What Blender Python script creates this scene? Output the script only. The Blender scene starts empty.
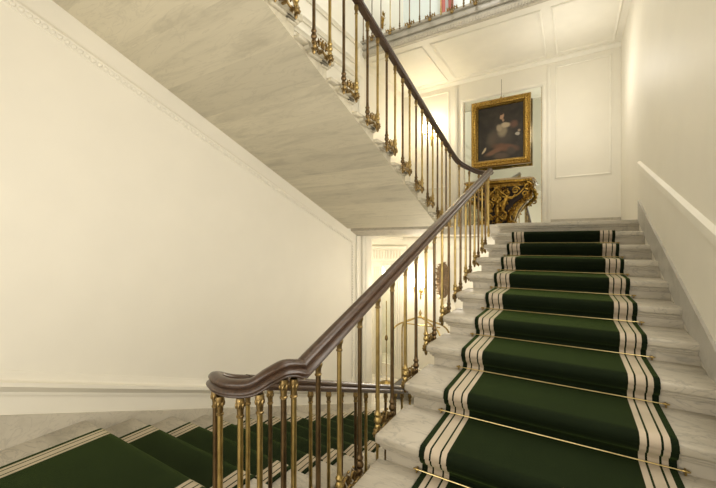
import bpy, bmesh, math, random
from mathutils import Vector, Matrix
random.seed(7)
C = bpy.context.scene.collection
PI = math.pi
R = math.radians

# ------------------------------------------------------------------ dimensions (metres, eye of the photographer at z = 0)
XW, XR = -3.42, 0.72            # left wall, right wall
XA, XB = -1.00, -1.72           # tread ends beside the open well
YB, YN = 7.66, -1.70            # back wall, wall behind the photographer
ZL, ZM, ZG, ZF = -1.438, 0.311, 3.81, -3.206   # near landing, mid landing, gallery, lobby floor
ZC = 3.54                       # underside of the gallery
XRA, XRC, XRB = -1.04, -1.50, -1.66   # handrails
A0, AR, AH = 1.394, 0.425, 0.159
B0, BR, BH = 5.30, 0.4075, 0.1564
C0, CR, CH = 1.30, 0.369, 0.136

# ------------------------------------------------------------------ materials
def nodes_of(name):
    m = bpy.data.materials.new(name); m.use_nodes = True
    nt = m.node_tree; b = nt.nodes['Principled BSDF']
    return m, nt, b
def noise(nt, scale, detail=4, coord='Object', stretch=None, rough=.5):
    tc = nt.nodes.new('ShaderNodeTexCoord'); n = nt.nodes.new('ShaderNodeTexNoise')
    n.inputs['Scale'].default_value = scale; n.inputs['Detail'].default_value = detail; n.inputs['Roughness'].default_value = rough
    if stretch:
        mp = nt.nodes.new('ShaderNodeMapping'); mp.inputs['Scale'].default_value = stretch[0]; mp.inputs['Rotation'].default_value = stretch[1]
        nt.links.new(tc.outputs[coord], mp.inputs['Vector']); nt.links.new(mp.outputs['Vector'], n.inputs['Vector'])
    else:
        nt.links.new(tc.outputs[coord], n.inputs['Vector'])
    return n
def ramp(nt, src, stops):
    r = nt.nodes.new('ShaderNodeValToRGB'); e = r.color_ramp.elements
    e[0].position, e[0].color = stops[0][0], (*stops[0][1], 1)
    e[1].position, e[1].color = stops[-1][0], (*stops[-1][1], 1)
    for p, c in stops[1:-1]:
        k = e.new(p); k.color = (*c, 1)
    nt.links.new(src, r.inputs['Fac']); return r
def bump(nt, b, src, strength, dist=.01):
    n = nt.nodes.new('ShaderNodeBump'); n.inputs['Strength'].default_value = strength; n.inputs['Distance'].default_value = dist
    nt.links.new(src, n.inputs['Height']); nt.links.new(n.outputs['Normal'], b.inputs['Normal'])
def paint(name, col, rough=.6, var=.03, bs=.03):
    m, nt, b = nodes_of(name)
    n = noise(nt, 3.0)
    lo = tuple(max(0, c*(1-var)) for c in col); hi = tuple(min(1, c*(1+var)) for c in col)
    r = ramp(nt, n.outputs['Fac'], [(.3, lo), (.7, hi)])
    nt.links.new(r.outputs['Color'], b.inputs['Base Color']); b.inputs['Roughness'].default_value = rough
    n2 = noise(nt, 60, 3); bump(nt, b, n2.outputs['Fac'], bs, .004)
    return m
def metal(name, lo, hi, rough=.33, scale=14, bs=.12, met=1.0):
    m, nt, b = nodes_of(name)
    n = noise(nt, scale, 5)
    r = ramp(nt, n.outputs['Fac'], [(.3, lo), (.68, hi)])
    nt.links.new(r.outputs['Color'], b.inputs['Base Color'])
    b.inputs['Metallic'].default_value = met; b.inputs['Roughness'].default_value = rough
    n2 = noise(nt, 90, 3); bump(nt, b, n2.outputs['Fac'], bs, .004)
    return m
def marble(name, base, dark, vein, rough=.32, stretch=((1.0, 2.6, 2.6), (0, 0, .5)), rnd=True, amount=.5):
    m, nt, b = nodes_of(name)
    tc = nt.nodes.new('ShaderNodeTexCoord'); mp = nt.nodes.new('ShaderNodeMapping')
    mp.inputs['Scale'].default_value = stretch[0]; mp.inputs['Rotation'].default_value = stretch[1]
    if rnd:
        oi = nt.nodes.new('ShaderNodeObjectInfo'); mul = nt.nodes.new('ShaderNodeMath'); mul.operation = 'MULTIPLY'; mul.inputs[1].default_value = 37.0
        nt.links.new(oi.outputs['Random'], mul.inputs[0])
        add = nt.nodes.new('ShaderNodeVectorMath'); add.operation = 'ADD'
        nt.links.new(tc.outputs['Object'], add.inputs[0]); nt.links.new(mul.outputs[0], add.inputs[1]); nt.links.new(add.outputs[0], mp.inputs['Vector'])
    else:
        nt.links.new(tc.outputs['Object'], mp.inputs['Vector'])
    n = nt.nodes.new('ShaderNodeTexNoise'); n.inputs['Scale'].default_value = 2.2; n.inputs['Detail'].default_value = 9; n.inputs['Roughness'].default_value = .62; n.inputs['Distortion'].default_value = .7
    nt.links.new(mp.outputs[0], n.inputs['Vector'])
    r = ramp(nt, n.outputs['Fac'], [(.28, dark), (.5, base), (.75, tuple(min(1, c*1.06) for c in base))])
    v = nt.nodes.new('ShaderNodeTexNoise'); v.inputs['Scale'].default_value = 3.1; v.inputs['Detail'].default_value = 8; v.inputs['Distortion'].default_value = 2.0
    nt.links.new(mp.outputs[0], v.inputs['Vector'])
    vr = ramp(nt, v.outputs['Fac'], [(.47, (0, 0, 0)), (.5, (1, 1, 1)), (.53, (0, 0, 0))])
    ml = nt.nodes.new('ShaderNodeMath'); ml.operation = 'MULTIPLY'; ml.inputs[1].default_value = amount
    nt.links.new(vr.outputs['Color'], ml.inputs[0])
    mx = nt.nodes.new('ShaderNodeMix'); mx.data_type = 'RGBA'
    nt.links.new(ml.outputs[0], mx.inputs['Factor']); nt.links.new(r.outputs['Color'], mx.inputs['A']); mx.inputs['B'].default_value = (*vein, 1)
    last = mx.outputs['Result']
    if rnd:
        mr = nt.nodes.new('ShaderNodeMapRange'); mr.inputs['To Min'].default_value = .89; mr.inputs['To Max'].default_value = 1.06
        nt.links.new(oi.outputs['Random'], mr.inputs['Value'])
        hs = nt.nodes.new('ShaderNodeHueSaturation'); nt.links.new(mr.outputs[0], hs.inputs['Value']); nt.links.new(last, hs.inputs['Color']); last = hs.outputs['Color']
    nt.links.new(last, b.inputs['Base Color']); b.inputs['Roughness'].default_value = rough
    return m

WALL = paint('cream wall paint', (.83, .795, .69), .55, .015)
WHITE = paint('ivory paint', (.85, .82, .72), .5)
COOL = paint('pale cool wall paint', (.79, .85, .845), .6)
STEP = marble('pale veined marble', (.54, .495, .405), (.40, .365, .29), (.27, .255, .22), .5)
SOFF = marble('grey streaked marble', (.62, .57, .435), (.465, .425, .32), (.42, .38, .29), .5, ((.55, 3.2, 3.2), (.0, .0, .42)), True, .3)
FLOORM = marble('floor marble', (.72, .69, .61), (.60, .57, .49), (.45, .43, .39), .25, ((1, 1, 1), (0, 0, .4)), False, .4)
SKIRT = marble('grey skirting marble', (.47, .45, .40), (.36, .34, .29), (.55, .53, .47), .35, ((2, 2, 2), (0, 0, .4)), False, .3)
DADO = marble('warm grey dado marble', (.56, .52, .43), (.44, .405, .33), (.36, .33, .28), .45, ((2, 2, 2), (0, 0, .4)), False, .4)
BRASS = metal('polished brass', (.33, .235, .085), (.56, .42, .17), .32)
BRONZE = metal('brown patinated bronze', (.10, .066, .035), (.21, .14, .07), .36)
ORMOLU = metal('old cast brass', (.13, .085, .035), (.40, .285, .12), .38, 30, .4)
GILT = metal('carved gilding', (.12, .06, .01), (.62, .40, .09), .36, 22, .5)
GILTF = metal('frame gilding', (.07, .035, .008), (.66, .43, .11), .32, 55, .6)
BLACK = paint('black paint', (.02, .02, .02), .4)
DARKGAP = paint('painted gap shade', (.035, .022, .014), .6)  # near-black standing in for shade behind the console carving
RED = paint('faded red cloth', (.55, .20, .17), .85, .15)
STONE = marble('console marble', (.40, .30, .17), (.26, .19, .10), (.52, .42, .27), .25, ((2, 2, 2), (0, 0, 0)), False, .4)
RUBBER = paint('grey rubber', (.10, .10, .10), .7)
WREATH = paint('dried brown leaves', (.22, .15, .085), .8, .35, .5)
PETAL = paint('ivory petals', (.78, .70, .52), .7)

def wood():
    m, nt, b = nodes_of('polished mahogany')
    n = noise(nt, 9, 6, 'Object', ((9, .9, 9), (0, 0, 0)))
    r = ramp(nt, n.outputs['Fac'], [(.3, (.028, .0135, .007)), (.7, (.072, .037, .020))])
    nt.links.new(r.outputs['Color'], b.inputs['Base Color'])
    b.inputs['Roughness'].default_value = .36; b.inputs['Coat Weight'].default_value = .25; b.inputs['Coat Roughness'].default_value = .22
    return m
WOOD = wood()

def mirror_mat():
    m, nt, b = nodes_of('mirror glass')
    n = noise(nt, 1.5)
    r = ramp(nt, n.outputs['Fac'], [(.3, (.86, .91, .87)), (.7, (.90, .94, .90))])
    nt.links.new(r.outputs['Color'], b.inputs['Base Color'])
    b.inputs['Metallic'].default_value = 1; b.inputs['Roughness'].default_value = .03
    return m
MIRROR = mirror_mat()

def glow(name, col, strength):
    m, nt, b = nodes_of(name)
    n = noise(nt, 3); r = ramp(nt, n.outputs['Fac'], [(0, col), (1, col)])
    nt.links.new(r.outputs['Color'], b.inputs['Emission Color']); b.inputs['Emission Strength'].default_value = strength
    b.inputs['Base Color'].default_value = (.9, .85, .7, 1)
    return m
GLOW = glow('lit lamp shade', (1, .80, .48), 14)

def carpet(name, x0, x1):
    """deep green pile with cream and dark green bands along both borders; x0..x1 is its width"""
    m, nt, b = nodes_of(name)
    tc = nt.nodes.new('ShaderNodeTexCoord'); sp = nt.nodes.new('ShaderNodeSeparateXYZ')
    nt.links.new(tc.outputs['Object'], sp.inputs[0])
    mid = (x0+x1)/2; half = (x1-x0)/2
    s = nt.nodes.new('ShaderNodeMath'); s.operation = 'SUBTRACT'; s.inputs[1].default_value = mid; nt.links.new(sp.outputs['X'], s.inputs[0])
    a = nt.nodes.new('ShaderNodeMath'); a.operation = 'ABSOLUTE'; nt.links.new(s.outputs[0], a.inputs[0])
    d = nt.nodes.new('ShaderNodeMath'); d.operation = 'SUBTRACT'; d.inputs[0].default_value = half; nt.links.new(a.outputs[0], d.inputs[1])
    k = nt.nodes.new('ShaderNodeMath'); k.operation = 'MULTIPLY'; k.inputs[1].default_value = 4.0; nt.links.new(d.outputs[0], k.inputs[0])
    g = (.0065, .011, .004); g2 = (.007, .013, .005); c = (.50, .42, .32)
    r = nt.nodes.new('ShaderNodeValToRGB'); r.color_ramp.interpolation = 'CONSTANT'
    e = r.color_ramp.elements
    stops = [(0, g2), (.031, c), (.057, g2), (.067, c), (.113, g2), (.123, c), (.150, g)]
    e[0].position, e[0].color = 0, (*g2, 1); e[1].position, e[1].color = stops[1][0]*4, (*c, 1)
    for p, col in stops[2:]:
        q = e.new(p*4); q.color = (*col, 1)
    nt.links.new(k.outputs[0], r.inputs['Fac'])
    n = noise(nt, 5, 6); mr = nt.nodes.new('ShaderNodeMapRange'); mr.inputs['To Min'].default_value = .75; mr.inputs['To Max'].default_value = 1.25
    nt.links.new(n.outputs['Fac'], mr.inputs['Value'])
    hs = nt.nodes.new('ShaderNodeHueSaturation'); nt.links.new(mr.outputs[0], hs.inputs['Value']); nt.links.new(r.outputs['Color'], hs.inputs['Color'])
    nt.links.new(hs.outputs['Color'], b.inputs['Base Color'])
    b.inputs['Roughness'].default_value = .95; b.inputs['Specular IOR Level'].default_value = .1
    b.inputs['Sheen Weight'].default_value = .30; b.inputs['Sheen Roughness'].default_value = .38; b.inputs['Sheen Tint'].default_value = (.30, .50, .10, 1)
    n2 = noise(nt, 320, 2); bump(nt, b, n2.outputs['Fac'], .5, .004)
    return m

# ------------------------------------------------------------------ mesh building
class MB:
    def __init__(s): s.bm = bmesh.new()
    def _merge(s, t):
        me = bpy.data.meshes.new('t'); t.to_mesh(me); t.free(); s.bm.from_mesh(me); bpy.data.meshes.remove(me)
    def box(s, x0, x1, y0, y1, z0, z1, bev=0, seg=2):
        t = bmesh.new(); bmesh.ops.create_cube(t, size=1)
        for v in t.verts:
            v.co = Vector((x0+(v.co.x+.5)*(x1-x0), y0+(v.co.y+.5)*(y1-y0), z0+(v.co.z+.5)*(z1-z0)))
        if bev: bmesh.ops.bevel(t, geom=t.edges[:], offset=bev, segments=seg, profile=.5, affect='EDGES')
        s._merge(t); return s
    def prism(s, poly, a0, a1, axis='x'):
        """poly in the two remaining axes, extruded along axis"""
        def P(p, a):
            return {'x': (a, p[0], p[1]), 'y': (p[0], a, p[1]), 'z': (p[0], p[1], a)}[axis]
        t = bmesh.new()
        v0 = [t.verts.new(P(p, a0)) for p in poly]; v1 = [t.verts.new(P(p, a1)) for p in poly]
        n = len(poly)
        t.faces.new(v0); t.faces.new(v1[::-1])
        for i in range(n): t.faces.new((v0[i], v1[i], v1[(i+1) % n], v0[(i+1) % n]))
        bmesh.ops.recalc_face_normals(t, faces=t.faces[:]); s._merge(t); return s
    def lathe(s, prof, loc=(0, 0, 0), n=12, axis='z'):
        """prof: list of (radius, height)"""
        t = bmesh.new(); rings = []
        for r, h in prof:
            ring = []
            for i in range(n):
                a = 2*PI*i/n; p = Vector((r*math.cos(a), r*math.sin(a), h))
                if axis == 'x': p = Vector((p.z, p.x, p.y))
                if axis == 'y': p = Vector((p.x, p.z, p.y))
                ring.append(t.verts.new(p+Vector(loc)))
            rings.append(ring)
        for a, b in zip(rings, rings[1:]):
            for i in range(n): t.faces.new((a[i], a[(i+1) % n], b[(i+1) % n], b[i]))
        t.faces.new(rings[0][::-1]); t.faces.new(rings[-1])
        bmesh.ops.recalc_face_normals(t, faces=t.faces[:]); s._merge(t); return s
    def sweep(s, prof, path, closed=False, scales=None, up=Vector((0, 0, 1))):
        """prof: (side, up) points, closed outline; side is to the right of travel"""
        path = [Vector(p) for p in path]; N = len(path); t = bmesh.new(); rings = []
        for i, p in enumerate(path):
            if closed: d = path[(i+1) % N]-path[i-1]
            else: d = path[min(i+1, N-1)]-path[max(i-1, 0)]
            d.normalize(); sd = d.cross(up)
            if sd.length < 1e-5: sd = Vector((1, 0, 0))
            sd.normalize(); u = sd.cross(d); k = scales[i] if scales else 1
            rings.append([t.verts.new(p+sd*a*k+u*b*k) for a, b in prof])
        m = len(prof)
        rng = range(N) if closed else range(N-1)
        for i in rng:
            a, b = rings[i], rings[(i+1) % N]
            for j in range(m): t.faces.new((a[j], a[(j+1) % m], b[(j+1) % m], b[j]))
        if not closed: t.faces.new(rings[0][::-1]); t.faces.new(rings[-1])
        bmesh.ops.recalc_face_normals(t, faces=t.faces[:]); s._merge(t); return s
    def tube(s, path, r, n=8, scales=None, closed=False):
        return s.sweep([(r*math.cos(2*PI*i/n), r*math.sin(2*PI*i/n)) for i in range(n)], path, closed, scales, Vector((.013, .021, 1)))
    def ball(s, loc, r, sc=(1, 1, 1), seg=10, rot=None):
        t = bmesh.new(); bmesh.ops.create_uvsphere(t, u_segments=seg, v_segments=max(5, seg*2//3), radius=r)
        M = Matrix.Translation(loc) @ (rot.to_4x4() if rot else Matrix()) @ Matrix.Diagonal((*sc, 1))
        bmesh.ops.transform(t, matrix=M, verts=t.verts); s._merge(t); return s
    def leaf(s, base, d, length, width, thick=.012, curl=.25):
        """a curled acanthus leaf from base along d"""
        d = Vector(d).normalized(); up = Vector((0, -1, 0)) if abs(d.y) < .8 else Vector((0, 0, 1))
        sd = d.cross(up).normalized(); nn = sd.cross(d)
        path = []; sc = []
        for i in range(7):
            q = i/6; path.append(Vector(base)+d*length*q+nn*length*curl*(q*q)); sc.append(max(.06, math.sin(PI*min(.98, .16+.84*q))))
        return s.sweep([(width/2*math.cos(2*PI*i/8), thick/2*math.sin(2*PI*i/8)) for i in range(8)], path, scales=sc, up=nn)
    def build(s, name, m, parent=None, smooth=True, angle=38):
        me = bpy.data.meshes.new(name); s.bm.normal_update(); s.bm.to_mesh(me); s.bm.free()
        me.materials.append(m)
        if smooth:
            me.polygons.foreach_set('use_smooth', [True]*len(me.polygons))
            me.set_sharp_from_angle(angle=R(angle))
        o = bpy.data.objects.new(name, me); C.objects.link(o)
        if parent: o.parent = parent
        return o
def tag(o, label, cat, group=None, kind=None):
    o['label'] = label; o['category'] = cat
    if group: o['group'] = group
    if kind: o['kind'] = kind
    return o
def struct(o): o['kind'] = 'structure'; return o
def thing(name, label, cat, loc=(0, 0, 0), group=None):
    o = bpy.data.objects.new(name, None); o.empty_display_size = .1; C.objects.link(o); o.location = loc
    return tag(o, label, cat, group)
def cr(pts, n=8, closed=False):
    """Catmull-Rom through pts"""
    pts = [Vector(p) for p in pts]; out = []; N = len(pts)
    for i in range(N if closed else N-1):
        if closed: p0, p1, p2, p3 = pts[i-1], pts[i], pts[(i+1) % N], pts[(i+2) % N]
        else: p0, p1, p2, p3 = pts[max(i-1, 0)], pts[i], pts[i+1], pts[min(i+2, N-1)]
        for k in range(n):
            t = k/n
            out.append(.5*((2*p1)+(p2-p0)*t+(2*p0-5*p1+4*p2-p3)*t*t+(3*p1-p0-3*p2+p3)*t**3))
    if not closed: out.append(pts[-1])
    return out

# ------------------------------------------------------------------ the shell
T = .12
m = MB(); m.prism([(YN-T, ZF-.1), (6.05, ZF-.1), (6.05, .10), (YB+T, .10), (YB+T, 6.7), (YN-T, 6.7)], XW-T, XW); struct(m.build('wall_left', WALL))
m = MB(); m.box(XW, XR, YB, YB+T, .14, ZG-.02); struct(m.build('wall_back', WALL))
m = MB(); m.box(XW, XR, YB, YB+T, ZG-.02, 6.7); struct(m.build('wall_gallery', COOL))
m = MB(); m.box(-5.6, XR, YB, YB+T, ZF-.1, .14); struct(m.build('wall_lobby', WHITE))
m = MB(); m.box(XR, XR+T, YN-T, YB+T, ZF-.1, 6.7); struct(m.build('wall_right', WALL))
m = MB(); m.box(XW-T, XR+T, YN-T, YN, ZF-.1, 6.7); struct(m.build('wall_near', WALL))
m = MB(); m.box(-5.6, -5.6+T, 6.05, YB, ZF-.1, .14); m.box(-5.6, XW-T, 5.93, 6.05, ZF-.1, .14); struct(m.build('wall_lobby_side', WHITE))
m = MB(); m.box(-5.6, XR+T, YN-T, YB+T, ZF-.2, ZF); struct(m.build('floor', FLOORM))
m = MB(); m.box(XW-T, XR+T, YN-T, YB+T, 6.7, 6.8); struct(m.build('ceiling', WHITE))
m = MB(); m.box(-5.6, XW-T, 5.93, YB, .14, .24); struct(m.build('ceiling_lobby', WHITE))
# landings
m = MB(); m.box(XW, XR, 5.90, YB, .155, ZM); m.prism([(B0+.05, .2385), (B0+.05, ZM), (5.90, ZM), (5.90, .155), (5.57, .155)], XW, XB-.055)
m.box(XB-.2, XB, B0+.05, 5.90, ZM-.05, ZM-.0005, .006)
m.box(XA, XR, A0+10*AR, 5.90, ZM-.06, ZM, .014, 2); m.box(XA+.05, XR, A0+10*AR+.05, 5.90, .155, ZM-.06); m.box(XA+.02, XR, A0+10*AR+.024, 5.9, ZM-.085, ZM-.055, .01)
struct(m.build('mid_landing', STEP))
m = MB(); XC_ = XRC-.06; m.box(XW, XR, YN, 1.03, ZL-.18, ZL-.0008); m.box(XA+.05, XR, 1.0, A0+.05, ZL-.18, ZL); m.box(XW, XC_, 1.0, C0, ZL-.06, ZL, .014); m.box(XW, XC_-.05, 1.0, C0-.05, ZL-.18, ZL-.06)
struct(m.build('near_landing', STEP))
m = MB(); ZU = ZM+BH*12; m.box(XW, XR, YN, B0-11*BR-.0, ZU-.06, ZU, .014); m.box(XW, XR, YN, B0-11*BR-.05, ZU-.24, ZU-.06); struct(m.build('upper_landing', STEP))
# gallery slab with its string course
m = MB(); m.box(XW, XR, 5.76, YB, ZC, ZG); m.box(XW, XR, 5.70, 5.80, 3.66, ZG-.05, .008); m.box(XW, XR, 5.66, 5.80, ZG-.05, ZG, .016); m.box(XW, XR, 5.735, 5.80, 3.625, 3.66, .006)
struct(m.build('gallery_floor', SKIRT))
m = MB(); m.box(XW, XR, 5.735, 5.80, ZC-.01, 3.625)
x = XW+.012
while x < XR-.03:
    m.box(x, x+.022, 5.715, 5.74, ZC+.005, 3.605); x += .044
struct(m.build('trim_dentil', DADO, smooth=False))
m = MB(); m.box(XW, XR, 5.80, YB, ZC-.012, ZC); struct(m.build('ceiling_landing', WHITE))

# mouldings as swept strips lying on a surface
def frame_strip(mb, corners, w, t, normal):
    """closed mitred strip through corners with an ogee-like section; normal points off the surface"""
    n = Vector(normal); c = [Vector(p) for p in corners]; N = len(c)
    prof = [(-w/2, 0), (-w/2, t*.55), (-w*.22, t), (w*.1, t*.75), (w*.25, t*.35), (w/2, t*.3), (w/2, 0)]
    rings = []
    t_ = bmesh.new()
    for i in range(N):
        a = (c[i]-c[i-1]).normalized(); b = (c[(i+1) % N]-c[i]).normalized()
        sa, sb = a.cross(n), b.cross(n); mit = (sa+sb).normalized(); mit = mit/max(.3, mit.dot(sa))
        rings.append([t_.verts.new(c[i]+mit*p+n*q) for p, q in prof])
    for i in range(N):
        a, b = rings[i], rings[(i+1) % N]; k = len(prof)
        for j in range(k): t_.faces.new((a[j], a[(j+1) % k], b[(j+1) % k], b[j]))
    bmesh.ops.recalc_face_normals(t_, faces=t_.faces[:]); mb._merge(t_)
def beads(mb, p0, p1, step, r, sc=(1, 1, 1)):
    p0, p1 = Vector(p0), Vector(p1); n = int((p1-p0).length/step)
    for i in range(n): mb.ball(p0.lerp(p1, (i+.5)/n), r, sc, 6)
soff = lambda y: 2.286-.37*y
# left wall under the upper flight: large panel with a beaded border that rakes with the stair
yR = 5.41
m = MB()
lo = lambda y: soff(y)-.245
a, b_, c_, d_ = (XW, .2, lo(.2)), (XW, yR, lo(yR)), (XW, yR, -2.62), (XW, .2, -.70)
frame_strip(m, [a, b_, c_, d_], .075, .022, (1, 0, 0))
struct(m.build('trim_panel', WALL))
m = MB()
beads(m, (XW+.016, .25, lo(.25)-.01), (XW+.016, yR-.02, lo(yR)-.01), .048, .020, (.7, 1, 1))
beads(m, (XW+.016, yR-.01, lo(yR)-.05), (XW+.016, yR-.01, -2.4), .048, .018, (.7, 1, 1))
struct(m.build('trim_bead', WALL))
cn = lambda y: ZL-(CH/CR)*(y-C0)        # nosing line of the lower flight
def rake(mb, y0, y1, z_of, h, prof):
    mb.sweep([(p, q) for p, q in prof], [(XW, y0, z_of(y0)+h), (XW, y1, z_of(y1)+h)])
# travel is +y, so the side axis points to +x
m = MB(); rake(m, -1.6, 5.9, lambda y: cn(y), .255, [(0, -.055), (.014, -.055), (.018, -.03), (.03, -.022), (.05, .002), (.066, .012), (.066, .04), (.03, .048), (.022, .06), (0, .062)])
struct(m.build('trim_rail', WALL))
m = MB(); m.prism([(-1.6, cn(-1.6)-.2), (6.04, cn(6.04)-.2), (6.04, cn(6.04)+.055), (-1.6, cn(-1.6)+.055)], XW, XW+.022)
struct(m.build('baseboard_left', DADO))
# post at the end of the left wall and the beam line under the landing
m = MB(); m.box(XW, XW+.03, 5.52, 5.60, ZF, .15, .006); m.box(XW, XW+.045, 5.72, 6.05, ZF, .155, .008); m.box(XW, XW+.06, 5.80, 5.97, ZF, .155, .008)
struct(m.build('trim_post', WHITE))
# left wall above the stair: horizontal bands at gallery level
m = MB()
pf = [(0, -.06), (.02, -.06), (.03, -.03), (.05, -.01), (.05, .02), (.02, .04), (.015, .06), (0, .06)]
for z in (3.72, 3.36, 3.13): m.sweep(pf, [(XW, YN, z), (XW, 5.70, z)])
frame_strip(m, [(XW, 2.0, 3.0), (XW, 5.55, 3.0), (XW, 5.55, 1.2), (XW, 2.0, 2.55)], .06, .02, (1, 0, 0))
frame_strip(m, [(XW, 5.95, 3.35), (XW, 7.4, 3.35), (XW, 7.4, 1.25), (XW, 5.95, 1.25)], .05, .018, (1, 0, 0))
m.sweep(pf, [(XW, 5.8, 1.12), (XW, YB, 1.12)])
struct(m.build('trim_gallery', WHITE))
m = MB(); m.box(XW, XW+.03, 5.60, 5.78, .4, 3.66, .006); struct(m.build('trim_pilaster', WHITE))
# ceiling panels under the gallery
m = MB()
for x0, x1 in ((-3.30, -2.32), (-2.13, -.44), (-.25, .60)):
    frame_strip(m, [(x0, 5.98, ZC-.012), (x1, 5.98, ZC-.012), (x1, 7.47, ZC-.012), (x0, 7.47, ZC-.012)], .05, .02, (0, 0, -1))
m.sweep([(0, 0), (0, -.07), (.02, -.07), (.035, -.04), (.06, -.02), (.06, 0)], [(XW, YB, ZC-.012), (XR, YB, ZC-.012)])
struct(m.build('trim_ceiling', WHITE))
# back wall: panels, pilaster strips and the mirror border
m = MB()
frame_strip(m, [(-3.25, YB, 1.25), (-2.33, YB, 1.25), (-2.33, YB, 3.36), (-3.25, YB, 3.36)], .05, .018, (0, -1, 0))
frame_strip(m, [(-.28, YB, 1.25), (.58, YB, 1.25), (.58, YB, 3.36), (-.28, YB, 3.36)], .05, .018, (0, -1, 0))
frame_strip(m, [(-2.03, YB, ZM+.04), (-.47, YB, ZM+.04), (-.47, YB, 3.08), (-2.03, YB, 3.08)], .09, .04, (0, -1, 0))
m.box(-2.22, -2.14, YB-.025, YB, ZM, 3.40, .006); m.box(-.42, -.36, YB-.025, YB, ZM, 3.40, .006)
struct(m.build('trim_back', WHITE))
m = MB(); m.box(XW, -2.1, YB-.02, YB, ZM, ZM+.16, .004); m.box(-.4, XR, YB-.02, YB, ZM, ZM+.16, .004); struct(m.build('baseboard_back', STEP))
m = MB(); m.box(XR-.02, XR, YN, A0+.05, ZL, ZL+.2); m.prism([(A0, ZL+.02), (A0+10*AR, ZM-.02), (A0+10*AR, ZM+.24), (A0, ZL+.24)], XR-.02, XR); struct(m.build('baseboard_right', SKIRT))
m = MB(); zz = lambda y: ZL+.95+.374*(y-A0)
m.sweep([(0, -.05), (0, .05), (-.03, .03), (-.03, -.03)], [(XR, A0-.4, zz(A0)-.1), (XR, A0+10*AR, zz(A0+10*AR)-.1)])
struct(m.build('trim_right', WHITE))
# wall mirror
w = thing('wall_mirror', 'tall wall mirror behind the gilt framed painting and console', 'mirror', (-1.25, YB-.012, ZM+.08))
o = MB().box(-.745, .745, 0, .01, 0, 2.70).build('mirror_glass', MIRROR, w)
mb = MB()
for q in (-.735, .735):
    mb.box(q-.006, q+.006, -.006, 0, 0, 2.70)
mb.box(-.74, .74, -.006, 0, 2.685, 2.70)
mb.build('gilt_edge', GILT, w)

# ------------------------------------------------------------------ stairs
def make_steps(root, n, y0, z0, run, rise, d, xo, xi, mat, off=.21, open_right=True):
    """n stone steps; d = +1 climbs towards +y; xo = open end, xi = wall end"""
    sg = 1 if xo > xi else -1      # direction of the overhang
    for i in range(n):
        yN, z = y0+d*i*run, z0+i*rise; sl = rise/run
        f = lambda s: yN+d*s
        m = MB()
        e = xo-sg*.055
        def bx(s0, s1, xe, za, zb, bv=0, sgm=3):
            ya, yb = sorted((f(s0), f(s1))); xa, xb = sorted((xe, xi)); m.box(xa, xb, ya, yb, za, zb, bv, sgm)
        bx(0, run-.06, xo, z-.058, z, .018, 3)
        bx(.022, .16, xo-sg*.022, z-.078, z-.054, .008, 2)
        bx(.036, .13, xo-sg*.036, z-.094, z-.074, .006, 2)
        ya, yb = sorted((f(run-.075), f(run+.05))); xa, xb = sorted((xo-sg*.004, e)); m.box(xa, xb, ya, yb, z-.034, z-.004, .004, 2)
        ya, yb = sorted((f(.06), f(run*.75))); xa, xb = sorted((xo-sg*.022, e)); m.box(xa, xb, ya, yb, z-.078, z-.054, .008, 2)
        bot = lambda s: z+sl*(s-.05)-off+.0185
        poly = [(f(.05), z-.03), (f(run-.08), z-.03), (f(run-.08), z-.0005), (f(run+.05), z-.0005), (f(run+.05), bot(run+.05)), (f(.05), bot(.05))]
        xa, xb = sorted((e, xi)); m.prism(poly, xa, xb)
        m.build('step', mat, root, angle=50)
fa = thing('middle_flight', 'pale marble stair flight climbing at right under the green striped runner', 'stairs', (0, 0, 0))
make_steps(fa, 10, A0, ZL+AH, AR, AH, 1, XA, XR-.001, STEP)
fb = thing('upper_flight', 'grey streaked marble stair flight overhead, seen from below at upper left', 'stairs', (0, 0, 0))
make_steps(fb, 11, B0, ZM+BH, BR, BH, -1, XB, XW+.001, SOFF, .21)
fc = thing('lower_flight', 'marble stair flight going down at lower left beside the cream wall', 'stairs', (0, 0, 0))
# steps of the lower flight, counted upward from the lobby
make_steps(fc, 12, C0+12*CR, ZF+CH, CR, CH, -1, XRC-.06, XW+.001, STEP)

# runners
def runner(name, pts, x0, x1, mat, label):
    t = .012; N = len(pts); m = MB(); path = [Vector((0, *p)) for p in pts]; top = []
    for i in range(N):
        d = (path[min(i+1, N-1)]-path[max(i-1, 0)]).normalized(); nn = Vector((0, -d.z, d.y))
        if nn.z < 0 and abs(nn.z) > .3: nn = -nn
        top.append(path[i]+nn*t)
    poly = [(p.y, p.z) for p in path]+[(p.y, p.z) for p in reversed(top)]
    tb = bmesh.new(); K = 12
    cols = []
    for k in range(K+1):
        X = x0+(x1-x0)*k/K
        cols.append(([tb.verts.new((X, p.y, p.z)) for p in path], [tb.verts.new((X, p.y, p.z)) for p in top]))
    for k in range(K):
        (a0, a1), (b0, b1) = cols[k], cols[k+1]
        for i in range(N-1):
            tb.faces.new((a1[i], b1[i], b1[i+1], a1[i+1])); tb.faces.new((a0[i], a0[i+1], b0[i+1], b0[i]))
        for i in (0, N-1): tb.faces.new((a0[i], a1[i], b1[i], b0[i]))
    for k in (0, K):
        a0, a1 = cols[k]
        for i in range(N-1): tb.faces.new((a0[i], a0[i+1], a1[i+1], a1[i]))
    bmesh.ops.recalc_face_normals(tb, faces=tb.faces[:]); m._merge(tb)
    return tag(m.build(name, mat, None, True, 70), label, 'carpet')
CA0, CA1 = -.715, .435
pts = [(.2, ZL+.002), (A0+.03, ZL+.002)]
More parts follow.
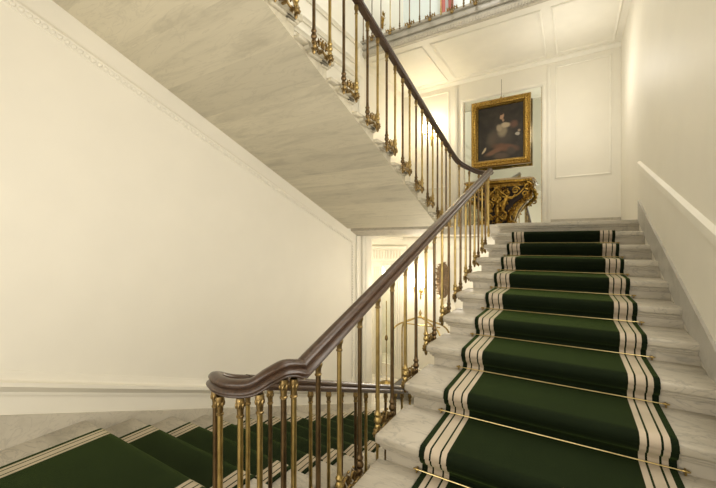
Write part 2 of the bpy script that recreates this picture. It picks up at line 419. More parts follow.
for i in range(10):
    yN, z = A0+i*AR, ZL+AH*(i+1)
    pts += [(yN+.046, z-AH+.014), (yN+.040, z-.098), (yN+.016, z-.085), (yN-.002, z-.062), (yN-.006, z-.036), (yN-.001, z-.012), (yN+.014, z+.002), (yN+.05, z+.003), (yN+AR*.55, z+.003), (yN+AR+.024, z+.003)]
runner('stair_runner', pts, CA0, CA1, carpet('green runner pile', CA0, CA1), 'dark green stair runner with cream stripes climbing the middle flight at right')
CC0, CC1 = -3.12, -1.83
pts = [(.2, ZL+.002)]
for i in range(13):
    yN, z = C0+i*CR, ZL-CH*i
    pts += [(yN-CR*.5, z+.003), (yN-.05, z+.003), (yN-.014, z+.002), (yN+.001, z-.012), (yN+.006, z-.036), (yN+.002, z-.062), (yN-.016, z-.085), (yN-.040, z-.098)]
    if i < 12: pts += [(yN-.044, z-CH+.014), (yN-.028, z-CH+.003)]
runner('stair_runner', pts[:-6], CC0, CC1, carpet('green runner pile lower', CC0, CC1), 'dark green stair runner going down the lower flight at lower left')
# brass stair rods: one at the foot of every riser of the middle flight
ords = ['lowest', 'second lowest', 'third lowest', 'fourth lowest', 'fifth lowest', 'sixth lowest', 'fifth from the top', 'fourth from the top', 'third from the top', 'second from the top']
proto = None
for i in range(10):
    y, z = A0+i*AR+.026, ZL+AH*i+.024
    if proto is None:
        proto = thing('stair_rod', '', 'stair rod', (0, y, z), 'brass rods across the runner')
        RODM = metal('bright brass rod', (.62, .48, .20), (.80, .66, .33), .3)
        r = MB().lathe([(.0036, CA0-.035), (.0036, CA1+.035)], (0, 0, 0), 8, 'x').build('rod', RODM, proto)
        for s, X in ((-1, CA0-.03), (1, CA1+.03)):
            MB().lathe([(.003, -.018), (.006, -.010), (.0065, 0), (.006, .010), (.003, .018)], (X, 0, 0), 8, 'x').build('finial', BRASS, proto)
            MB().box(X-.004, X+.004, -.002, .022, -.022, .006, .002).build('clip', BRASS, proto)
        q = proto
    else:
        q = proto.copy(); C.objects.link(q); q.location = (0, y, z)
        for ch in list(proto.children):
            c2 = ch.copy(); C.objects.link(c2); c2.parent = q
    q['label'] = 'thin brass rod across the green runner at right, %s' % ords[i]

# ------------------------------------------------------------------ balustrades
half = [(0, .044), (.014, .043), (.024, .038), (.031, .030), (.033, .022), (.031, .015), (.025, .011), (.0235, .007), (.029, .005), (.036, .001), (.042, -.006), (.045, -.014), (.042, -.021), (.034, -.024), (.032, -.027), (.034, -.032), (.030, -.038)]
RAIL = half+[(-a, b) for a, b in reversed(half[1:])]
def shaft_mesh(h, mat, key):
    """baluster of total height h; origin at the foot"""
    r = .0125
    m = MB()
    m.lathe([(.006, -.03), (.016, -.022), (.020, -.008), (.016, .006), (.013, .012), (.022, .022), (.024, .034), (.019, .048), (.015, .058), (.021, .068), (.021, .076), (.015, .084), (.013, .11), (r, .15), (r, h-.07), (r, h-.0)], (0, 0, 0), 10)
    o = m.build('baluster', mat); return o
def cap_mesh(h, mat):
    m = MB()
    m.lathe([(.013, h-.085), (.017, h-.082), (.017, h-.076), (.0135, h-.072), (.0145, h-.055), (.018, h-.03), (.020, h-.015), (.018, h-.008), (.018, h)], (0, 0, 0), 10)
    for k in range(6):
        a = 2*PI*k/6; m.ball((.0165*math.cos(a), .0165*math.sin(a), h-.032), .006, (1, 1, 2.2), 6)
    return m.build('capital', mat)
lib = {}
def baluster(root, x, y, zf, zt, bronze):
    h = round(zt-zf, 3); k = (h, bronze)
    mat = BRONZE if bronze else BRASS
    if k not in lib:
        s = shaft_mesh(h, mat, k); c = cap_mesh(h, ORMOLU if not bronze else ORMOLU); c.parent = s; lib[k] = (s, c); s.parent = root
    else:
        s0, c0 = lib[k]; s = s0.copy(); C.objects.link(s); s.parent = root; c = c0.copy(); C.objects.link(c); c.parent = s
    s.location = (x, y, zf)
    return s
brk = {}
def bracket(root, x, y0, y1, z, face, name='bracket'):
    """cast bracket clipped to a tread end, under the feet of two balusters at y0 and y1 (along y)"""
    k = round(y1-y0, 3), face
    if k in brk:
        o = brk[k].copy(); C.objects.link(o); o.parent = root; o.location = (x, y0, z); return o
    L = y1-y0; m = MB(); s = 1 if L > 0 else -1
    m.tube(cr([(0, -.02*s, -.02), (0, L*.25, -.05), (0, L*.5, -.03), (0, L*.75, -.05), (0, L+.02*s, -.02)], 5), .009, 8)
    m.tube(cr([(0, 0, -.03), (.004*face, L*.2, .012), (.004*face, L*.38, .03), (0, L*.5, -.005), (0, L*.62, .03), (0, L*.8, .012), (0, L, -.03)], 5), .007, 7)
    for q, r in ((0, .026), (1, .021)):
        m.ball((.008*face, L*q, -.045), r, (.8, 1, 1), 10); m.lathe([(.004, -.105), (.012, -.092), (.015, -.075), (.010, -.06)], (0, L*q, 0), 8)
        for j in range(6):
            a = 2*PI*j/6; m.ball((.018*face, L*q+.022*math.cos(a), -.045+.022*math.sin(a)), .009, (.8, 1, 1), 6)
    for q, dz, dy in ((.3, 1, -.2), (.42, 1, .25), (.58, 1, -.25), (.7, 1, .2), (.5, 1, 0)):
        m.leaf((.004*face, L*q, -.02), (.15*face, dy*s, dz), .062, .026, .012)
        m.ball((.01*face, L*q+dy*.05, .042), .008, (1, 1, 1), 6)
    for q in (.25, .75): m.leaf((.004*face, L*q, -.04), (.1*face, .3*s*(1 if q > .5 else -1), -1), .055, .028, .012)
    for j in range(3): m.box(-.035*face if face > 0 else 0, 0 if face > 0 else .035, L*(.1+.4*j)-.008, L*(.1+.4*j)+.008, -.05, -.036)
    o = m.build(name, ORMOLU, root); o.location = (x, y0, z); brk[k] = o; return o

# --- middle flight with the lower turn
XRA, XRC, XRB = -1.04, -1.50, -1.66
XC = XRC-.06                               # tread ends of the lower flight
aS = .3877
za = lambda y: -.481+aS*(y-1.425)          # rail centre of the middle flight
TC = (-1.27, 1.20); TA, TB = .23, .20
turnz = [(0, -.556), (10, -.542), (24, -.536), (40, -.560), (58, -.600), (80, -.613), (100, -.618), (125, -.626), (150, -.655), (180, -.705)]
def tz(a):
    for (a0, z0), (a1, z1) in zip(turnz, turnz[1:]):
        if a <= a1: return z0+(z1-z0)*(a-a0)/(a1-a0)
tp = lambda a: (TC[0]+TA*math.cos(R(a)), TC[1]-TB*math.sin(R(a)))
zc = lambda y: -.705-.373*(y-1.20)
ra = thing('middle_balustrade', 'brass and mahogany balustrade climbing the open side of the right-hand flight', 'balustrade', (0, 0, 0))
path = [(XRA, y, za(y)) for y in (5.43, 5.2, 4.8, 4.2, 3.6, 3.0, 2.4, 1.9, 1.6, 1.4, 1.28, 1.215)]
sca = [1.0]*len(path)
tpts = cr([(*tp(a), z) for a, z in turnz]+[(XRC, 1.30, zc(1.30))], 6)
path += tpts; sca += [max(.84, 1.0-.03*k) for k in range(len(tpts))]
MB().sweep(RAIL, path, scales=sca).build('handrail', WOOD, ra, angle=30)
xb = XA-.045
for i in range(10):
    yN, z = A0+i*AR, ZL+AH*(i+1)
    for j, dy in enumerate((.13, .337)):
        y = yN+dy; zf = z-.02
        if y > 5.45: continue
        baluster(ra, xb, y, zf, zf+round(za(y)-.040-zf, 2)+.002, j == 1)
    if i < 9: bracket(ra, xb, yN+.13, yN+.337, z-.02, -1)
baluster(ra, xb, 1.345, ZL-.02, ZL-.02+round(za(1.345)-.04-ZL+.02, 2), True)
for a, br in ((9, False), (23, True), (50, False), (72, False), (104, False), (140, True)):
    zt = tz(a)-.044; zf = ZL-.02
    baluster(ra, *tp(a), zf, zf+round(zt-zf, 2), br)
# --- lower flight
rc = thing('lower_balustrade', 'brass and mahogany balustrade going down behind the foot of the right-hand balustrade', 'balustrade', (0, 0, 0))
MB().sweep(RAIL, [(XRC, 1.30+.45*k, zc(1.30+.45*k)) for k in range(11)], scales=[.9]*11).build('handrail', WOOD, rc, angle=30)
for i in range(12):
    yN, z = C0+i*CR, ZL-CH*i
    for j, dy in enumerate((.179, .014)):
        y = yN+dy; zf = z-CH-.03
        if y > 5.8: continue
        baluster(rc, XRC, y, zf, zf+round(zc(y)-.036-zf, 2), (i+j) % 2 == 0)
    bracket(rc, XC+.045, yN+.179, yN+.014, z-CH-.03, 1)
# --- upper flight with the upper turn
rb = thing('upper_balustrade', 'brass and dark wood balustrade descending from the top of the photo to the landing', 'balustrade', (0, 0, 0))
P0, P1 = (2.737, 2.20), (5.60, 1.465)
sB = (P1[1]-P0[1])/(P1[0]-P0[0])
zb = lambda y: P0[1]+sB*(y-P0[0])
up_path = [(XRB, y, zb(y)) for y in (1.3, 2.0, 2.8, 3.6, 4.4, 5.0, 5.3)]
up_path += cr([(XRB, 5.45, zb(5.45)), (XRB, 5.62, zb(5.62)), (-1.60, 5.80, 1.345), (-1.46, 5.90, 1.245), (-1.30, 5.86, 1.16), (-1.14, 5.72, 1.10), (-1.055, 5.56, 1.08), (XRA, 5.43, 1.075)], 7)
MB().sweep(RAIL, up_path, scales=[.9]*len(up_path)).build('handrail', WOOD, rb, angle=30)
for i in range(11):
    yN, z = B0-i*BR, ZM+BH*(i+1)
    for j, dy in enumerate((-.14, -.345)):
        y = yN+dy; zf = z-.02
        baluster(rb, XB+.045, y, zf, zf+round(zb(min(y, 5.62))-.036-zf, 2), j == 1)
    bracket(rb, XB+.045, yN-.14, yN-.345, z-.02, 1)
for y, br in ((5.36, True), (5.56, False)): baluster(rb, XB+.045, y, ZM-.02, ZM-.02+round(zb(y)-.036-ZM+.02, 2), br)
for x, y, zt in ((-1.60, 5.82, 1.31), (-1.46, 5.915, 1.20), (-1.30, 5.88, 1.12), (-1.14, 5.74, 1.06)):
    baluster(rb, x, y, ZM-.0, round(zt, 2), False)
# --- gallery
rg = thing('gallery_balustrade', 'slender brass balusters along the grey gallery edge at top right', 'balustrade', (0, 0, 0))
ZR = ZG+.95
MB().sweep(RAIL, [(XW, 5.69, ZR), (-2.2, 5.69, ZR), (-.9, 5.69, ZR)]).build('handrail', WOOD, rg)
k = 0; x = -3.33
gb = None
while x < -.92:
    q = baluster(rg, x, 5.645, ZG-.02, ZG-.02+round(ZR-.036-ZG+.02, 2), k % 5 != 3); q.scale = (.72, .72, 1)
    if k % 2 == 1:
        if gb is None:
            m = MB(); m.tube(cr([(-.09, 0, .0), (-.05, -.004, .03), (0, 0, .0), (.05, -.004, .03), (.09, 0, .0)], 5), .007, 7)
            m.ball((0, -.012, -.045), .028, (1, .8, 1), 10)
            for j in range(6):
                a = 2*PI*j/6; m.ball((.026*math.cos(a), -.02, -.045+.026*math.sin(a)), .010, (1, .8, 1), 6)
            for q in (-.07, -.035, .035, .07): m.leaf((q, 0, -.01), (q*3, -.1, 1), .06, .026, .012)
            gb = m.build('bracket', ORMOLU, rg); gb.location = (x, 5.645, ZG-.02)
        else:
            g2 = gb.copy(); C.objects.link(g2); g2.parent = rg; g2.location = (x, 5.645, ZG-.02)
    k += 1; x += .185

# ------------------------------------------------------------------ painting
PX, PY, PZ = -1.24, 7.46, 1.56
PWID, PHEI = 1.11, 1.34
pt = thing('framed_painting', 'dark old portrait in a carved gilt frame hanging above the console', 'painting', (PX, PY, PZ))
def canvas_mat():
    m, nt, b = nodes_of('old oil paint')
    tc = nt.nodes.new('ShaderNodeTexCoord')
    n = noise(nt, 7, 6)
    base = ramp(nt, n.outputs['Fac'], [(.3, (.010, .008, .006)), (.7, (.034, .026, .018))]); last = base.outputs['Color']
    wn = nt.nodes.new('ShaderNodeTexNoise'); wn.inputs['Scale'].default_value = 9; nt.links.new(tc.outputs['Object'], wn.inputs['Vector'])
    off = nt.nodes.new('ShaderNodeVectorMath'); off.operation = 'MULTIPLY_ADD'
    nt.links.new(wn.outputs['Color'], off.inputs[0]); off.inputs[1].default_value = (.04, 0, .04); nt.links.new(tc.outputs['Object'], off.inputs[2])
    # x right, z up from the lower edge; (cx, cz, rx, rz, angle, colour, softness)
    for cx, cz, rx, rz, ang, col, soft in (
        (.02, .60, .32, .34, 0, (.055, .042, .030), .9),
        (-.16, .55, .15, .22, .3, (.075, .055, .035), .8),
        (.10, .36, .33, .10, .22, (.120, .055, .028), .6),
        (-.12, .30, .24, .07, -.35, (.150, .075, .040), .6),
        (.02, .20, .20, .10, .1, (.080, .055, .036), .7),
        (.20, .28, .12, .12, -.3, (.050, .036, .026), .7),
        (.04, .70, .12, .17, .12, (.22, .18, .115), .65),
        (.10, .80, .12, .065, .12, (.40, .32, .21), .55),
        (-.02, .76, .07, .09, -.2, (.30, .24, .155), .6),
        (.035, .99, .050, .080, .08, (.40, .24, .145), .45),
        (.020, 1.045, .055, .040, .15, (.030, .017, .011), .5),
        (.055, .91, .030, .05, 0, (.28, .18, .11), .5),
        (-.31, .34, .025, .085, .62, (.46, .37, .23), .5),
        (.32, .60, .055, .040, .2, (.34, .31, .25), .5),
        (.345, .66, .03, .03, 0, (.26, .20, .13), .5),
        (.25, .80, .11, .10, -.5, (.105, .050, .030), .7)):
        mp = nt.nodes.new('ShaderNodeMapping'); mp.vector_type = 'TEXTURE'
        mp.inputs['Location'].default_value = (cx+.02, 0, cz+.02); mp.inputs['Rotation'].default_value = (0, ang, 0); mp.inputs['Scale'].default_value = (rx, 1, rz)
        nt.links.new(off.outputs[0], mp.inputs['Vector'])
        sx = nt.nodes.new('ShaderNodeVectorMath'); sx.operation = 'MULTIPLY'; sx.inputs[1].default_value = (1, 0, 1); nt.links.new(mp.outputs[0], sx.inputs[0])
        ln = nt.nodes.new('ShaderNodeVectorMath'); ln.operation = 'LENGTH'; nt.links.new(sx.outputs[0], ln.inputs[0])
        mr = nt.nodes.new('ShaderNodeMapRange'); mr.interpolation_type = 'SMOOTHSTEP'
        mr.inputs['From Min'].default_value = 1.0; mr.inputs['From Max'].default_value = 1-soft; nt.links.new(ln.outputs['Value'], mr.inputs['Value'])
        mx = nt.nodes.new('ShaderNodeMix'); mx.data_type = 'RGBA'; nt.links.new(mr.outputs[0], mx.inputs['Factor'])
        nt.links.new(last, mx.inputs['A']); mx.inputs['B'].default_value = (*col, 1); last = mx.outputs['Result']
    nt.links.new(last, b.inputs['Base Color']); b.inputs['Roughness'].default_value = .45
    return m
FW = .135
MB().box(-PWID/2+FW-.01, PWID/2-FW+.01, .03, .045, FW-.01, PHEI-FW+.01).build('canvas', canvas_mat(), pt)
m = MB()
fp = [(0, .06), (0, -.02), (.018, -.045), (.030, -.03), (.045, -.025), (.075, -.05), (.10, -.045), (.115, -.015), (FW-.012, -.012), (FW, .012), (FW, .06)]   # (inward, y)
cs = [(-PWID/2, 0), (PWID/2, 0), (PWID/2, PHEI), (-PWID/2, PHEI)]; sg = [(1, 1), (-1, 1), (-1, -1), (1, -1)]
tb = bmesh.new(); rings = [[tb.verts.new((cx+sx*a, b2, cz+sz*a)) for a, b2 in fp] for (cx, cz), (sx, sz) in zip(cs, sg)]
for i in range(4):
    a, b2 = rings[i], rings[(i+1) % 4]
    for j in range(len(fp)-1): tb.faces.new((a[j], a[j+1], b2[j+1], b2[j]))
bmesh.ops.recalc_face_normals(tb, faces=tb.faces[:]); m._merge(tb)
for (x0, z0), (x1, z1) in zip(cs, cs[1:]+cs[:1]):
    L = math.hypot(x1-x0, z1-z0); n = int(L/.045); ux, uz = (x1-x0)/L, (z1-z0)/L; ix, iz = -uz, ux
    for i in range(1, n):
        q = i/n*L
        if q < .05 or q > L-.05: continue
        bx, bz = x0+ux*q, z0+uz*q
        m.ball((bx+ix*.085, -.048, bz+iz*.085), .019, (1, .7, 1), 6)
        m.ball((bx+ix*(.05 if i % 2 else .06), -.03, bz+iz*(.05 if i % 2 else .06)), .014, (1.2, .8, 1.2), 6)
        m.ball((bx+ix*.018, -.044, bz+iz*.018), .010, (1, .8, 1), 6)
m.build('frame', GILTF, pt)
m = MB(); m.tube([(0.02, .03, PHEI+.005), (0.02, .06, PHEI+.4)], .004, 6); m.build('hanging_wire', BRONZE, pt)
m = MB(); m.lathe([(.012, -.01), (.02, 0), (.012, .01)], (.02, .01, PHEI+.02), 10, 'y'); m.build('hanging_ring', BRASS, pt)

# ------------------------------------------------------------------ gilt console table
KX, KY, KZ = -1.25, 7.33, ZM
ct = thing('console_table', 'carved gilt console table on the landing below the portrait', 'table', (KX, KY, KZ))
H = .93
m = MB(); m.prism([(-.64, .30), (-.64, -.10), (-.56, -.17), (-.40, -.17), (-.30, -.23), (.30, -.23), (.40, -.17), (.56, -.17), (.64, -.10), (.64, .30)], H-.03, H, 'z'); m.build('table_top', STONE, ct)
m = MB(); m.prism([(-.61, .29), (-.61, -.09), (-.54, -.15), (-.39, -.15), (-.29, -.21), (.29, -.21), (.39, -.15), (.54, -.15), (.61, -.09), (.61, .29)], H-.07, H-.03, 'z')
for i in range(32):
    q = -.58+1.16*i/31; yy = -.20 if abs(q) < .30 else -.145
    m.ball((q, yy-.008, H-.05), .016, (.8, .8, 1.1), 6)
m.prism([(-.56, .28), (-.56, .04), (.56, .04), (.56, .28)], H-.12, H-.07, 'z')
m.build('frieze', GILT, ct)
def spiral(m, c, r0, turns, a0, th, sgn=1, y=0., r1=.012, dy=0.):
    pts, sc = [], []
    n = int(14*turns)
    for i in range(n+1):
        q = i/n; a = a0+sgn*2*PI*turns*q; r = r0+(r1-r0)*q
        pts.append((c[0]+r*math.cos(a), y+dy*q, c[1]+r*math.sin(a))); sc.append(1.1-.5*q)
    m.sweep([(th*math.cos(2*PI*i/8), th*math.sin(2*PI*i/8)) for i in range(8)], pts, scales=sc, up=Vector((0, 1, 0.01)))
rng = random.Random(3)
for s in (-1, 1):
    m = MB()
    # S-shaped carved leg: out at the top corner, sweeping in to the foot
    leg = cr([(s*.46, -.05, H-.09), (s*.57, -.08, H-.15), (s*.59, -.10, H-.27), (s*.50, -.11, H-.39), (s*.37, -.11, H-.47), (s*.27, -.11, H-.60), (s*.21, -.10, H-.75), (s*.24, -.11, H-.86), (s*.31, -.12, H-.90)], 7)
    sc = [1.0+.25*math.sin(i*.9)+.3*(i/len(leg)) for i in range(len(leg))]
    m.sweep([(.030*math.cos(2*PI*i/10), .034*math.sin(2*PI*i/10)) for i in range(10)], leg, scales=sc, up=Vector((0, 1, .01)))
    spiral(m, (s*.53, H-.17), .075, 1.6, PI/2, .020, -s, -.13)
    spiral(m, (s*.49, H-.31), .06, 1.4, -PI/2, .017, s, -.16)
    spiral(m, (s*.56, H-.37), .05, 1.3, PI/2, .015, -s, -.15)
    spiral(m, (s*.27, H-.85), .06, 1.4, PI, .020, s, -.17)
    for i in range(4, len(leg)-3, 2):
        p = leg[i]
        for q in range(3):
            d = Vector((s*rng.uniform(-.2, 1)*(1 if q else -1), -.9, rng.uniform(-1, .6)))
            m.leaf((p.x, p.y-.02, p.z), d, rng.uniform(.06, .12), .036, .014, .4)
    for i in range(22):
        p = leg[rng.randrange(4, len(leg)-4)]; m.ball((p.x+rng.uniform(-.05, .05), p.y-.05, p.z+rng.uniform(-.04, .04)), rng.uniform(.009, .019), (1, .8, 1), 7)
    m.build('leg', GILT, ct)
    # back support
    MB().sweep([(-.03, -.03), (.03, -.03), (.03, .03), (-.03, .03)], cr([(s*.52, .24, H-.10), (s*.46, .22, H-.35), (s*.30, .20, H-.6), (s*.20, .20, .0)], 6)).build('back_support', GILT, ct)
m = MB()
# carved group between the legs: standing putto-like stem with scrolling branches, garlands and leaves
m.lathe([(.07, 0), (.08, .03), (.055, .06), (.06, .10), (.035, .18), (.045, .26), (.06, .34), (.04, .44), (.05, .54), (.065, .62), (.045, .70), (.07, .80)], (0, -.07, 0), 12)
for s in (-1, 1):
    for c, r0, t_, a0, th, y in (((s*.15, .66), .085, 1.7, 0 if s < 0 else PI, .018, -.14), ((s*.12, .44), .075, 1.6, PI if s < 0 else 0, .017, -.15), ((s*.13, .22), .065, 1.5, 0 if s < 0 else PI, .017, -.16), ((s*.33, .70), .07, 1.5, PI if s < 0 else 0, .016, -.13), ((s*.05, .56), .05, 1.4, PI/2, .014, -.18)):
        spiral(m, c, r0, t_, a0, th, s, y)
    m.tube(cr([(s*.50, -.12, .78), (s*.38, -.17, .62), (s*.24, -.19, .57), (s*.10, -.19, .66), (0, -.18, .78)], 6), .013, 8)
    # small leaning figure on either side of the stem
    fig = cr([(s*.10, -.16, .30), (s*.13, -.19, .42), (s*.17, -.20, .52), (s*.20, -.19, .60)], 5)
    m.sweep([(.034*math.cos(2*PI*i/10), .034*math.sin(2*PI*i/10)) for i in range(10)], fig, scales=[.7+.5*math.sin(PI*i/(len(fig)-1)) for i in range(len(fig))], up=Vector((0, 1, .01)))
    m.ball((s*.215, -.20, .655), .036, (.9, 1, 1.1), 10)
    m.tube(cr([(s*.18, -.20, .57), (s*.27, -.22, .54), (s*.33, -.20, .62)], 5), .014, 7)
    m.tube(cr([(s*.11, -.17, .33), (s*.18, -.21, .26), (s*.15, -.19, .14)], 5), .018, 7)
for i in range(70):
    a = rng.uniform(0, 2*PI); px, pz = rng.uniform(-.26, .26), rng.uniform(.06, .80)
    if abs(px) > .10+.22*abs(pz-.1): continue
    m.leaf((px, -.12, pz), (math.cos(a), -.6, math.sin(a)), rng.uniform(.06, .11), rng.uniform(.024, .038), .014, .4)
for i in range(90):
    px, pz = rng.uniform(-.30, .30), rng.uniform(.05, .80)
    if abs(px) > .12+.24*abs(pz-.1): continue
    m.ball((px, -.15+rng.uniform(-.03, .02), pz), rng.uniform(.007, .016), (1, .8, 1), 7)
m.build('carved_centre', GILT, ct)
m = MB(); m.prism([(-.40, .26), (-.40, -.14), (-.30, -.20), (.30, -.20), (.40, -.14), (.40, .26)], 0, .045, 'z')
for i in range(18):
    q = -.36+.72*i/17; m.ball((q, -.19 if abs(q) < .3 else -.15, .03), .022, (1, .8, .9), 6)
m.build('plinth', GILT, ct)
MB().prism([(-.26, .05), (.26, .05), (.24, .30), (.30, .46), (.50, .60), (.55, H-.12), (-.55, H-.12), (-.50, .60), (-.30, .46), (-.24, .30)], .10, .13, 'y').build('gap_shade_board', DARKGAP, ct)  # dark sheet added so the gaps in the carving look shaded

# ------------------------------------------------------------------ wall lamps
def sconce(x, z, label):
    t = thing('wall_sconce', label, 'wall lamp', (x, YB, z), 'wall lamps beside the mirrors')
    m = MB(); m.lathe([(.0, 0), (.05, 0), (.055, -.012), (.035, -.02), (.02, -.03)], (0, 0, -.10), 12, 'y'); m.lathe([(.004, -.30), (.014, -.28), (.02, -.24), (.012, -.20), (.016, -.1), (.01, .03)], (0, -.02, 0), 10); m.build('backplate', BRASS, t)
    for s in (-1, 1):
        m = MB(); m.tube(cr([(0, -.03, -.12), (s*.05, -.09, -.17), (s*.11, -.12, -.14), (s*.12, -.12, -.05)], 6), .007, 8)
        m.lathe([(.006, -.055), (.028, -.045), (.03, -.035), (.012, -.03), (.012, .02)], (s*.12, -.12, 0), 10); m.build('arm', BRASS, t)
        m = MB(); m.lathe([(.062, .02), (.058, .08), (.046, .15), (.038, .19), (.036, .19), (.044, .15), (.056, .08), (.060, .02)], (s*.12, -.12, 0), 14); m.build('lamp_shade', GLOW, t)
    return t
sconce(-2.72, 2.50, 'lit brass wall lamp on the landing, left of the gilt framed portrait')
sconce(-2.98, -.98, 'lit brass wall lamp in the lobby, above the luggage cart')
# lobby wall: fluted frieze, pilaster and panels
m = MB()
m.box(-4.24, -3.36, YB-.05, YB, -.42, -.10, .006)
x = -4.20
while x < -3.42:
    m.lathe([(.012, -.37), (.02, -.35), (.02, -.17), (.012, -.15)], (x, YB-.06, 0), 8); x += .075
m.box(-4.28, -3.32, YB-.08, YB, -.10, -.05, .01); m.box(-4.26, -3.34, YB-.07, YB, -.46, -.42, .01)
struct(m.build('trim_frieze', WHITE))
m = MB(); 
for x0, x1 in ((-4.22, -4.0), (-3.62, -3.38)):
    m.box(x0, x1, YB-.04, YB, ZF, -.46, .006)
    for k in range(4):
        q = x0+.03+(x1-x0-.06)*k/3; m.lathe([(.014, ZF+.25), (.018, ZF+.3), (.018, -.60), (.014, -.56)], (q, YB-.042, 0), 8)
frame_strip(m, [(-3.30, YB, ZF+.3), (-2.62, YB, ZF+.3), (-2.62, YB, -.12), (-3.30, YB, -.12)], .05, .02, (0, -1, 0))
frame_strip(m, [(-2.20, YB, ZF+.3), (-1.0, YB, ZF+.3), (-1.0, YB, -.12), (-2.20, YB, -.12)], .05, .02, (0, -1, 0))
m.box(-5.4, XR, YB-.03, YB, -.02, .14, .008)
struct(m.build('trim_lobby', WHITE))
lm = thing('lobby_mirror', 'narrow mirror between pale fluted pilasters in the lobby', 'mirror', (-3.81, YB-.01, ZF+.3))
MB().box(-.18, .18, 0, .008, 0, 2.4).build('mirror_glass', MIRROR, lm)
mb = MB(); frame_strip(mb, [(-.18, 0, 0), (.18, 0, 0), (.18, 0, 2.4), (-.18, 0, 2.4)], .02, .01, (0, -1, 0)); mb.build('mirror_edge', WHITE, lm)
# oval leaf ornament
ov = thing('wall_wreath', 'brown oval leaf ornament hanging on the lobby wall behind the balusters', 'wreath', (-2.44, YB-.06, -.80))
m = MB(); m.ball((0, 0, 0), 1, (.15, .05, .40), 20)
for i in range(150):
    a, r = rng.uniform(0, 2*PI), math.sqrt(rng.random()); px, pz = .15*r*math.cos(a), .40*r*math.sin(a)
    dp = -.05*math.sqrt(max(0, 1-r*r))
    b2 = rng.uniform(0, 2*PI); m.leaf((px, dp, pz), (math.cos(b2), -.5, math.sin(b2)), .07, .035, .008, .3)
m.build('foliage', WREATH, ov)
m = MB()
for i in range(9): m.ball((rng.uniform(-.08, .08), -.07, -.42+rng.uniform(-.08, .06)), .03, (1, .7, 1), 8)
m.build('flowers', PETAL, ov)

# ------------------------------------------------------------------ luggage cart in the lobby
lc = thing('luggage_cart', 'brass hooped luggage cart standing in the lobby below the wall lamp', 'cart', (-2.68, 6.85, ZF))
m = MB(); m.box(-.55, .55, -.29, .29, .20, .26, .02); m.build('deck', RUBBER, lc)
m = MB(); m.tube([(-.56, -.30, .23), (.56, -.30, .23), (.56, .30, .23), (-.56, .30, .23)], .022, 8, closed=True); m.build('bumper', BRASS, lc)
for sy in (-1, 1):
    pts = [(-.53, sy*.27, .24), (-.53, sy*.27, .8), (-.53, sy*.27, 1.28), (-.50, sy*.25, 1.43), (-.41, sy*.19, 1.54), (-.22, sy*.09, 1.62), (0, 0, 1.70), (.22, -sy*.09, 1.62), (.41, -sy*.19, 1.54), (.50, -sy*.25, 1.43), (.53, -sy*.27, 1.28), (.53, -sy*.27, .8), (.53, -sy*.27, .24)]
    MB().tube(cr(pts, 5), .017, 8).build('hoop', BRASS, lc)
MB().tube([(-.42, 0, 1.535), (.42, 0, 1.535)], .012, 8).build('hanging_bar', BRASS, lc)
MB().lathe([(.02, 1.68), (.035, 1.70), (.03, 1.73), (.015, 1.745), (.03, 1.77), (.032, 1.79), (.012, 1.83), (.004, 1.86)], (0, 0, 0), 12).build('finial', BRASS, lc)
for sx in (-1, 1):
    for sy in (-1, 1):
        wv = MB().lathe([(.02, -.02), (.085, -.02), (.095, -.008), (.095, .008), (.085, .02), (.02, .02)], (sx*.42, sy*.22, .095), 16, 'y').build('wheel', RUBBER, lc)
        MB().box(sx*.42-.02, sx*.42+.02, sy*.22-.035, sy*.22-.025, .09, .21, .002).box(sx*.42-.02, sx*.42+.02, sy*.22+.025, sy*.22+.035, .09, .21, .002).build('caster_fork', BRASS, wv)
# slim brass pole beside the pilaster
bp = thing('brass_stand', 'slim brass pole with a knob, standing beside the fluted pilaster in the lobby', 'stand', (-3.66, 7.25, ZF))
MB().lathe([(.16, 0), (.16, .015), (.05, .035), (.02, .06), (.014, .09)], (0, 0, 0), 16).build('base', BRASS, bp)
MB().lathe([(.011, .06), (.011, 1.9)], (0, 0, 0), 8).build('pole', BRASS, bp)
MB().lathe([(.012, .98), (.03, 1.0), (.036, 1.04), (.03, 1.08), (.012, 1.12)], (0, 0, 0), 12).build('knob', ORMOLU, bp)

# ------------------------------------------------------------------ gallery background
cu = thing('curtain', 'faded red curtain in two narrow drops on the wall behind the gallery balusters', 'curtain', (-2.50, YB-.08, ZG+.02))
m = MB()
for q in (0, .18):
    pts = [(q+.012*k, .018*math.sin(k*1.7)) for k in range(10)]
    m.prism(pts+[(a, b2+.012) for a, b2 in reversed(pts)], 0, 2.1, 'z')
m.build('cloth', RED, cu)
m = MB(); m.tube([(-.08, .01, 2.12), (.42, .01, 2.12)], .012, 8); m.build('curtain_rod', BRASS, cu)
ga = thing('gilt_bracket', 'small gilt leaf ornament on the gallery wall at upper left', 'wall ornament', (XW, 6.57, 4.62))
m = MB()
m.tube(cr([(.02, 0, -.12), (.05, -.03, 0), (.03, .03, .12), (.06, 0, .2)], 6), .010, 8)
for z, s in ((-.05, 1), (.02, -1), (.09, 1), (.16, -1), (.2, 1)): m.leaf((.03, 0, z), (.4, s, .6), .10, .04, .012)
m.box(0, .022, -.03, .03, -.1, .15, .008); m.build('leaf_scroll', GILT, ga)

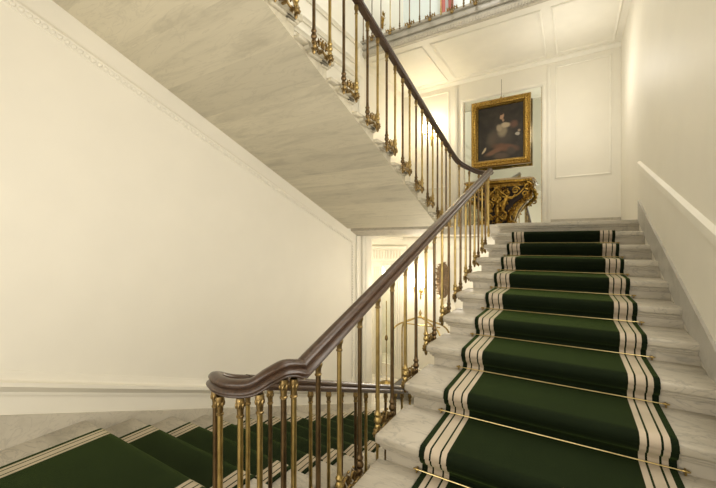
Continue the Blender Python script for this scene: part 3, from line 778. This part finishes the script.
# ------------------------------------------------------------------ light
def lamp(name, kind, loc, power, col, **k):
    l = bpy.data.lights.new(name, kind); l.energy = power; l.color = col
    for a, v in k.items(): setattr(l, a, v)
    o = bpy.data.objects.new(name, l); C.objects.link(o); o.location = loc
    return o
WARM = (1, .90, .74); NEUT = (1, .945, .86)
lamp('sconce_light', 'POINT', (-2.72, YB-.32, 2.62), 11, (1, .93, .80), shadow_soft_size=.10)
lamp('sconce_light', 'POINT', (-2.98, YB-.32, -.86), 16, WARM, shadow_soft_size=.10)
lamp('lobby_light', 'POINT', (-1.6, 6.4, -.5), 26, WARM, shadow_soft_size=.25)
lamp('lower_stair_fill', 'POINT', (-1.30, 5.2, -.75), 30, NEUT, shadow_soft_size=.35)  # unseen fill added in the well to brighten the left wall
lamp('lobby_light', 'POINT', (-4.6, 6.8, -.8), 18, WARM, shadow_soft_size=.25)
l = lamp('stairwell_lantern', 'POINT', (-1.36, 3.4, 5.2), 95, NEUT, shadow_soft_size=.35)
l = lamp('landing_lamp', 'POINT', (-.1, 6.4, 2.5), 20, NEUT, shadow_soft_size=.2)
l = lamp('gallery_lamp', 'POINT', (-1.6, 6.9, 6.2), 38, (.93, .98, 1), shadow_soft_size=.3)
l = lamp('near_side_fill', 'AREA', (XR-.06, 1.75, .8), 50, NEUT, shape='RECTANGLE', size=2.0, size_y=2.0); l.rotation_euler = (R(90), 0, R(90))  # added soft fill from the right for the left wall and soffit
l = lamp('near_fill', 'AREA', (-1.3, YN+.30, -.25), 52, NEUT, shape='RECTANGLE', size=3.4, size_y=1.8); l.rotation_euler = (R(112), 0, 0)  # added fill behind the camera, tilted up to lighten the soffit
wd = bpy.data.worlds.new('world'); bpy.context.scene.world = wd; wd.use_nodes = True
wd.node_tree.nodes['Background'].inputs[0].default_value = (1, .93, .8, 1); wd.node_tree.nodes['Background'].inputs[1].default_value = .25

cam = bpy.data.cameras.new('camera'); co = bpy.data.objects.new('camera', cam); C.objects.link(co)
cam.sensor_width = 36; cam.lens = 36*352/716; cam.clip_start = .02
co.location = (0, 0, 0); co.rotation_euler = (R(90), 0, R(31.4))
sc = bpy.context.scene; sc.camera = co
sc.view_settings.view_transform = 'Standard'; sc.view_settings.look = 'None'; sc.view_settings.gamma = 1; sc.view_settings.exposure = .3
sc.view_settings.use_curve_mapping = False
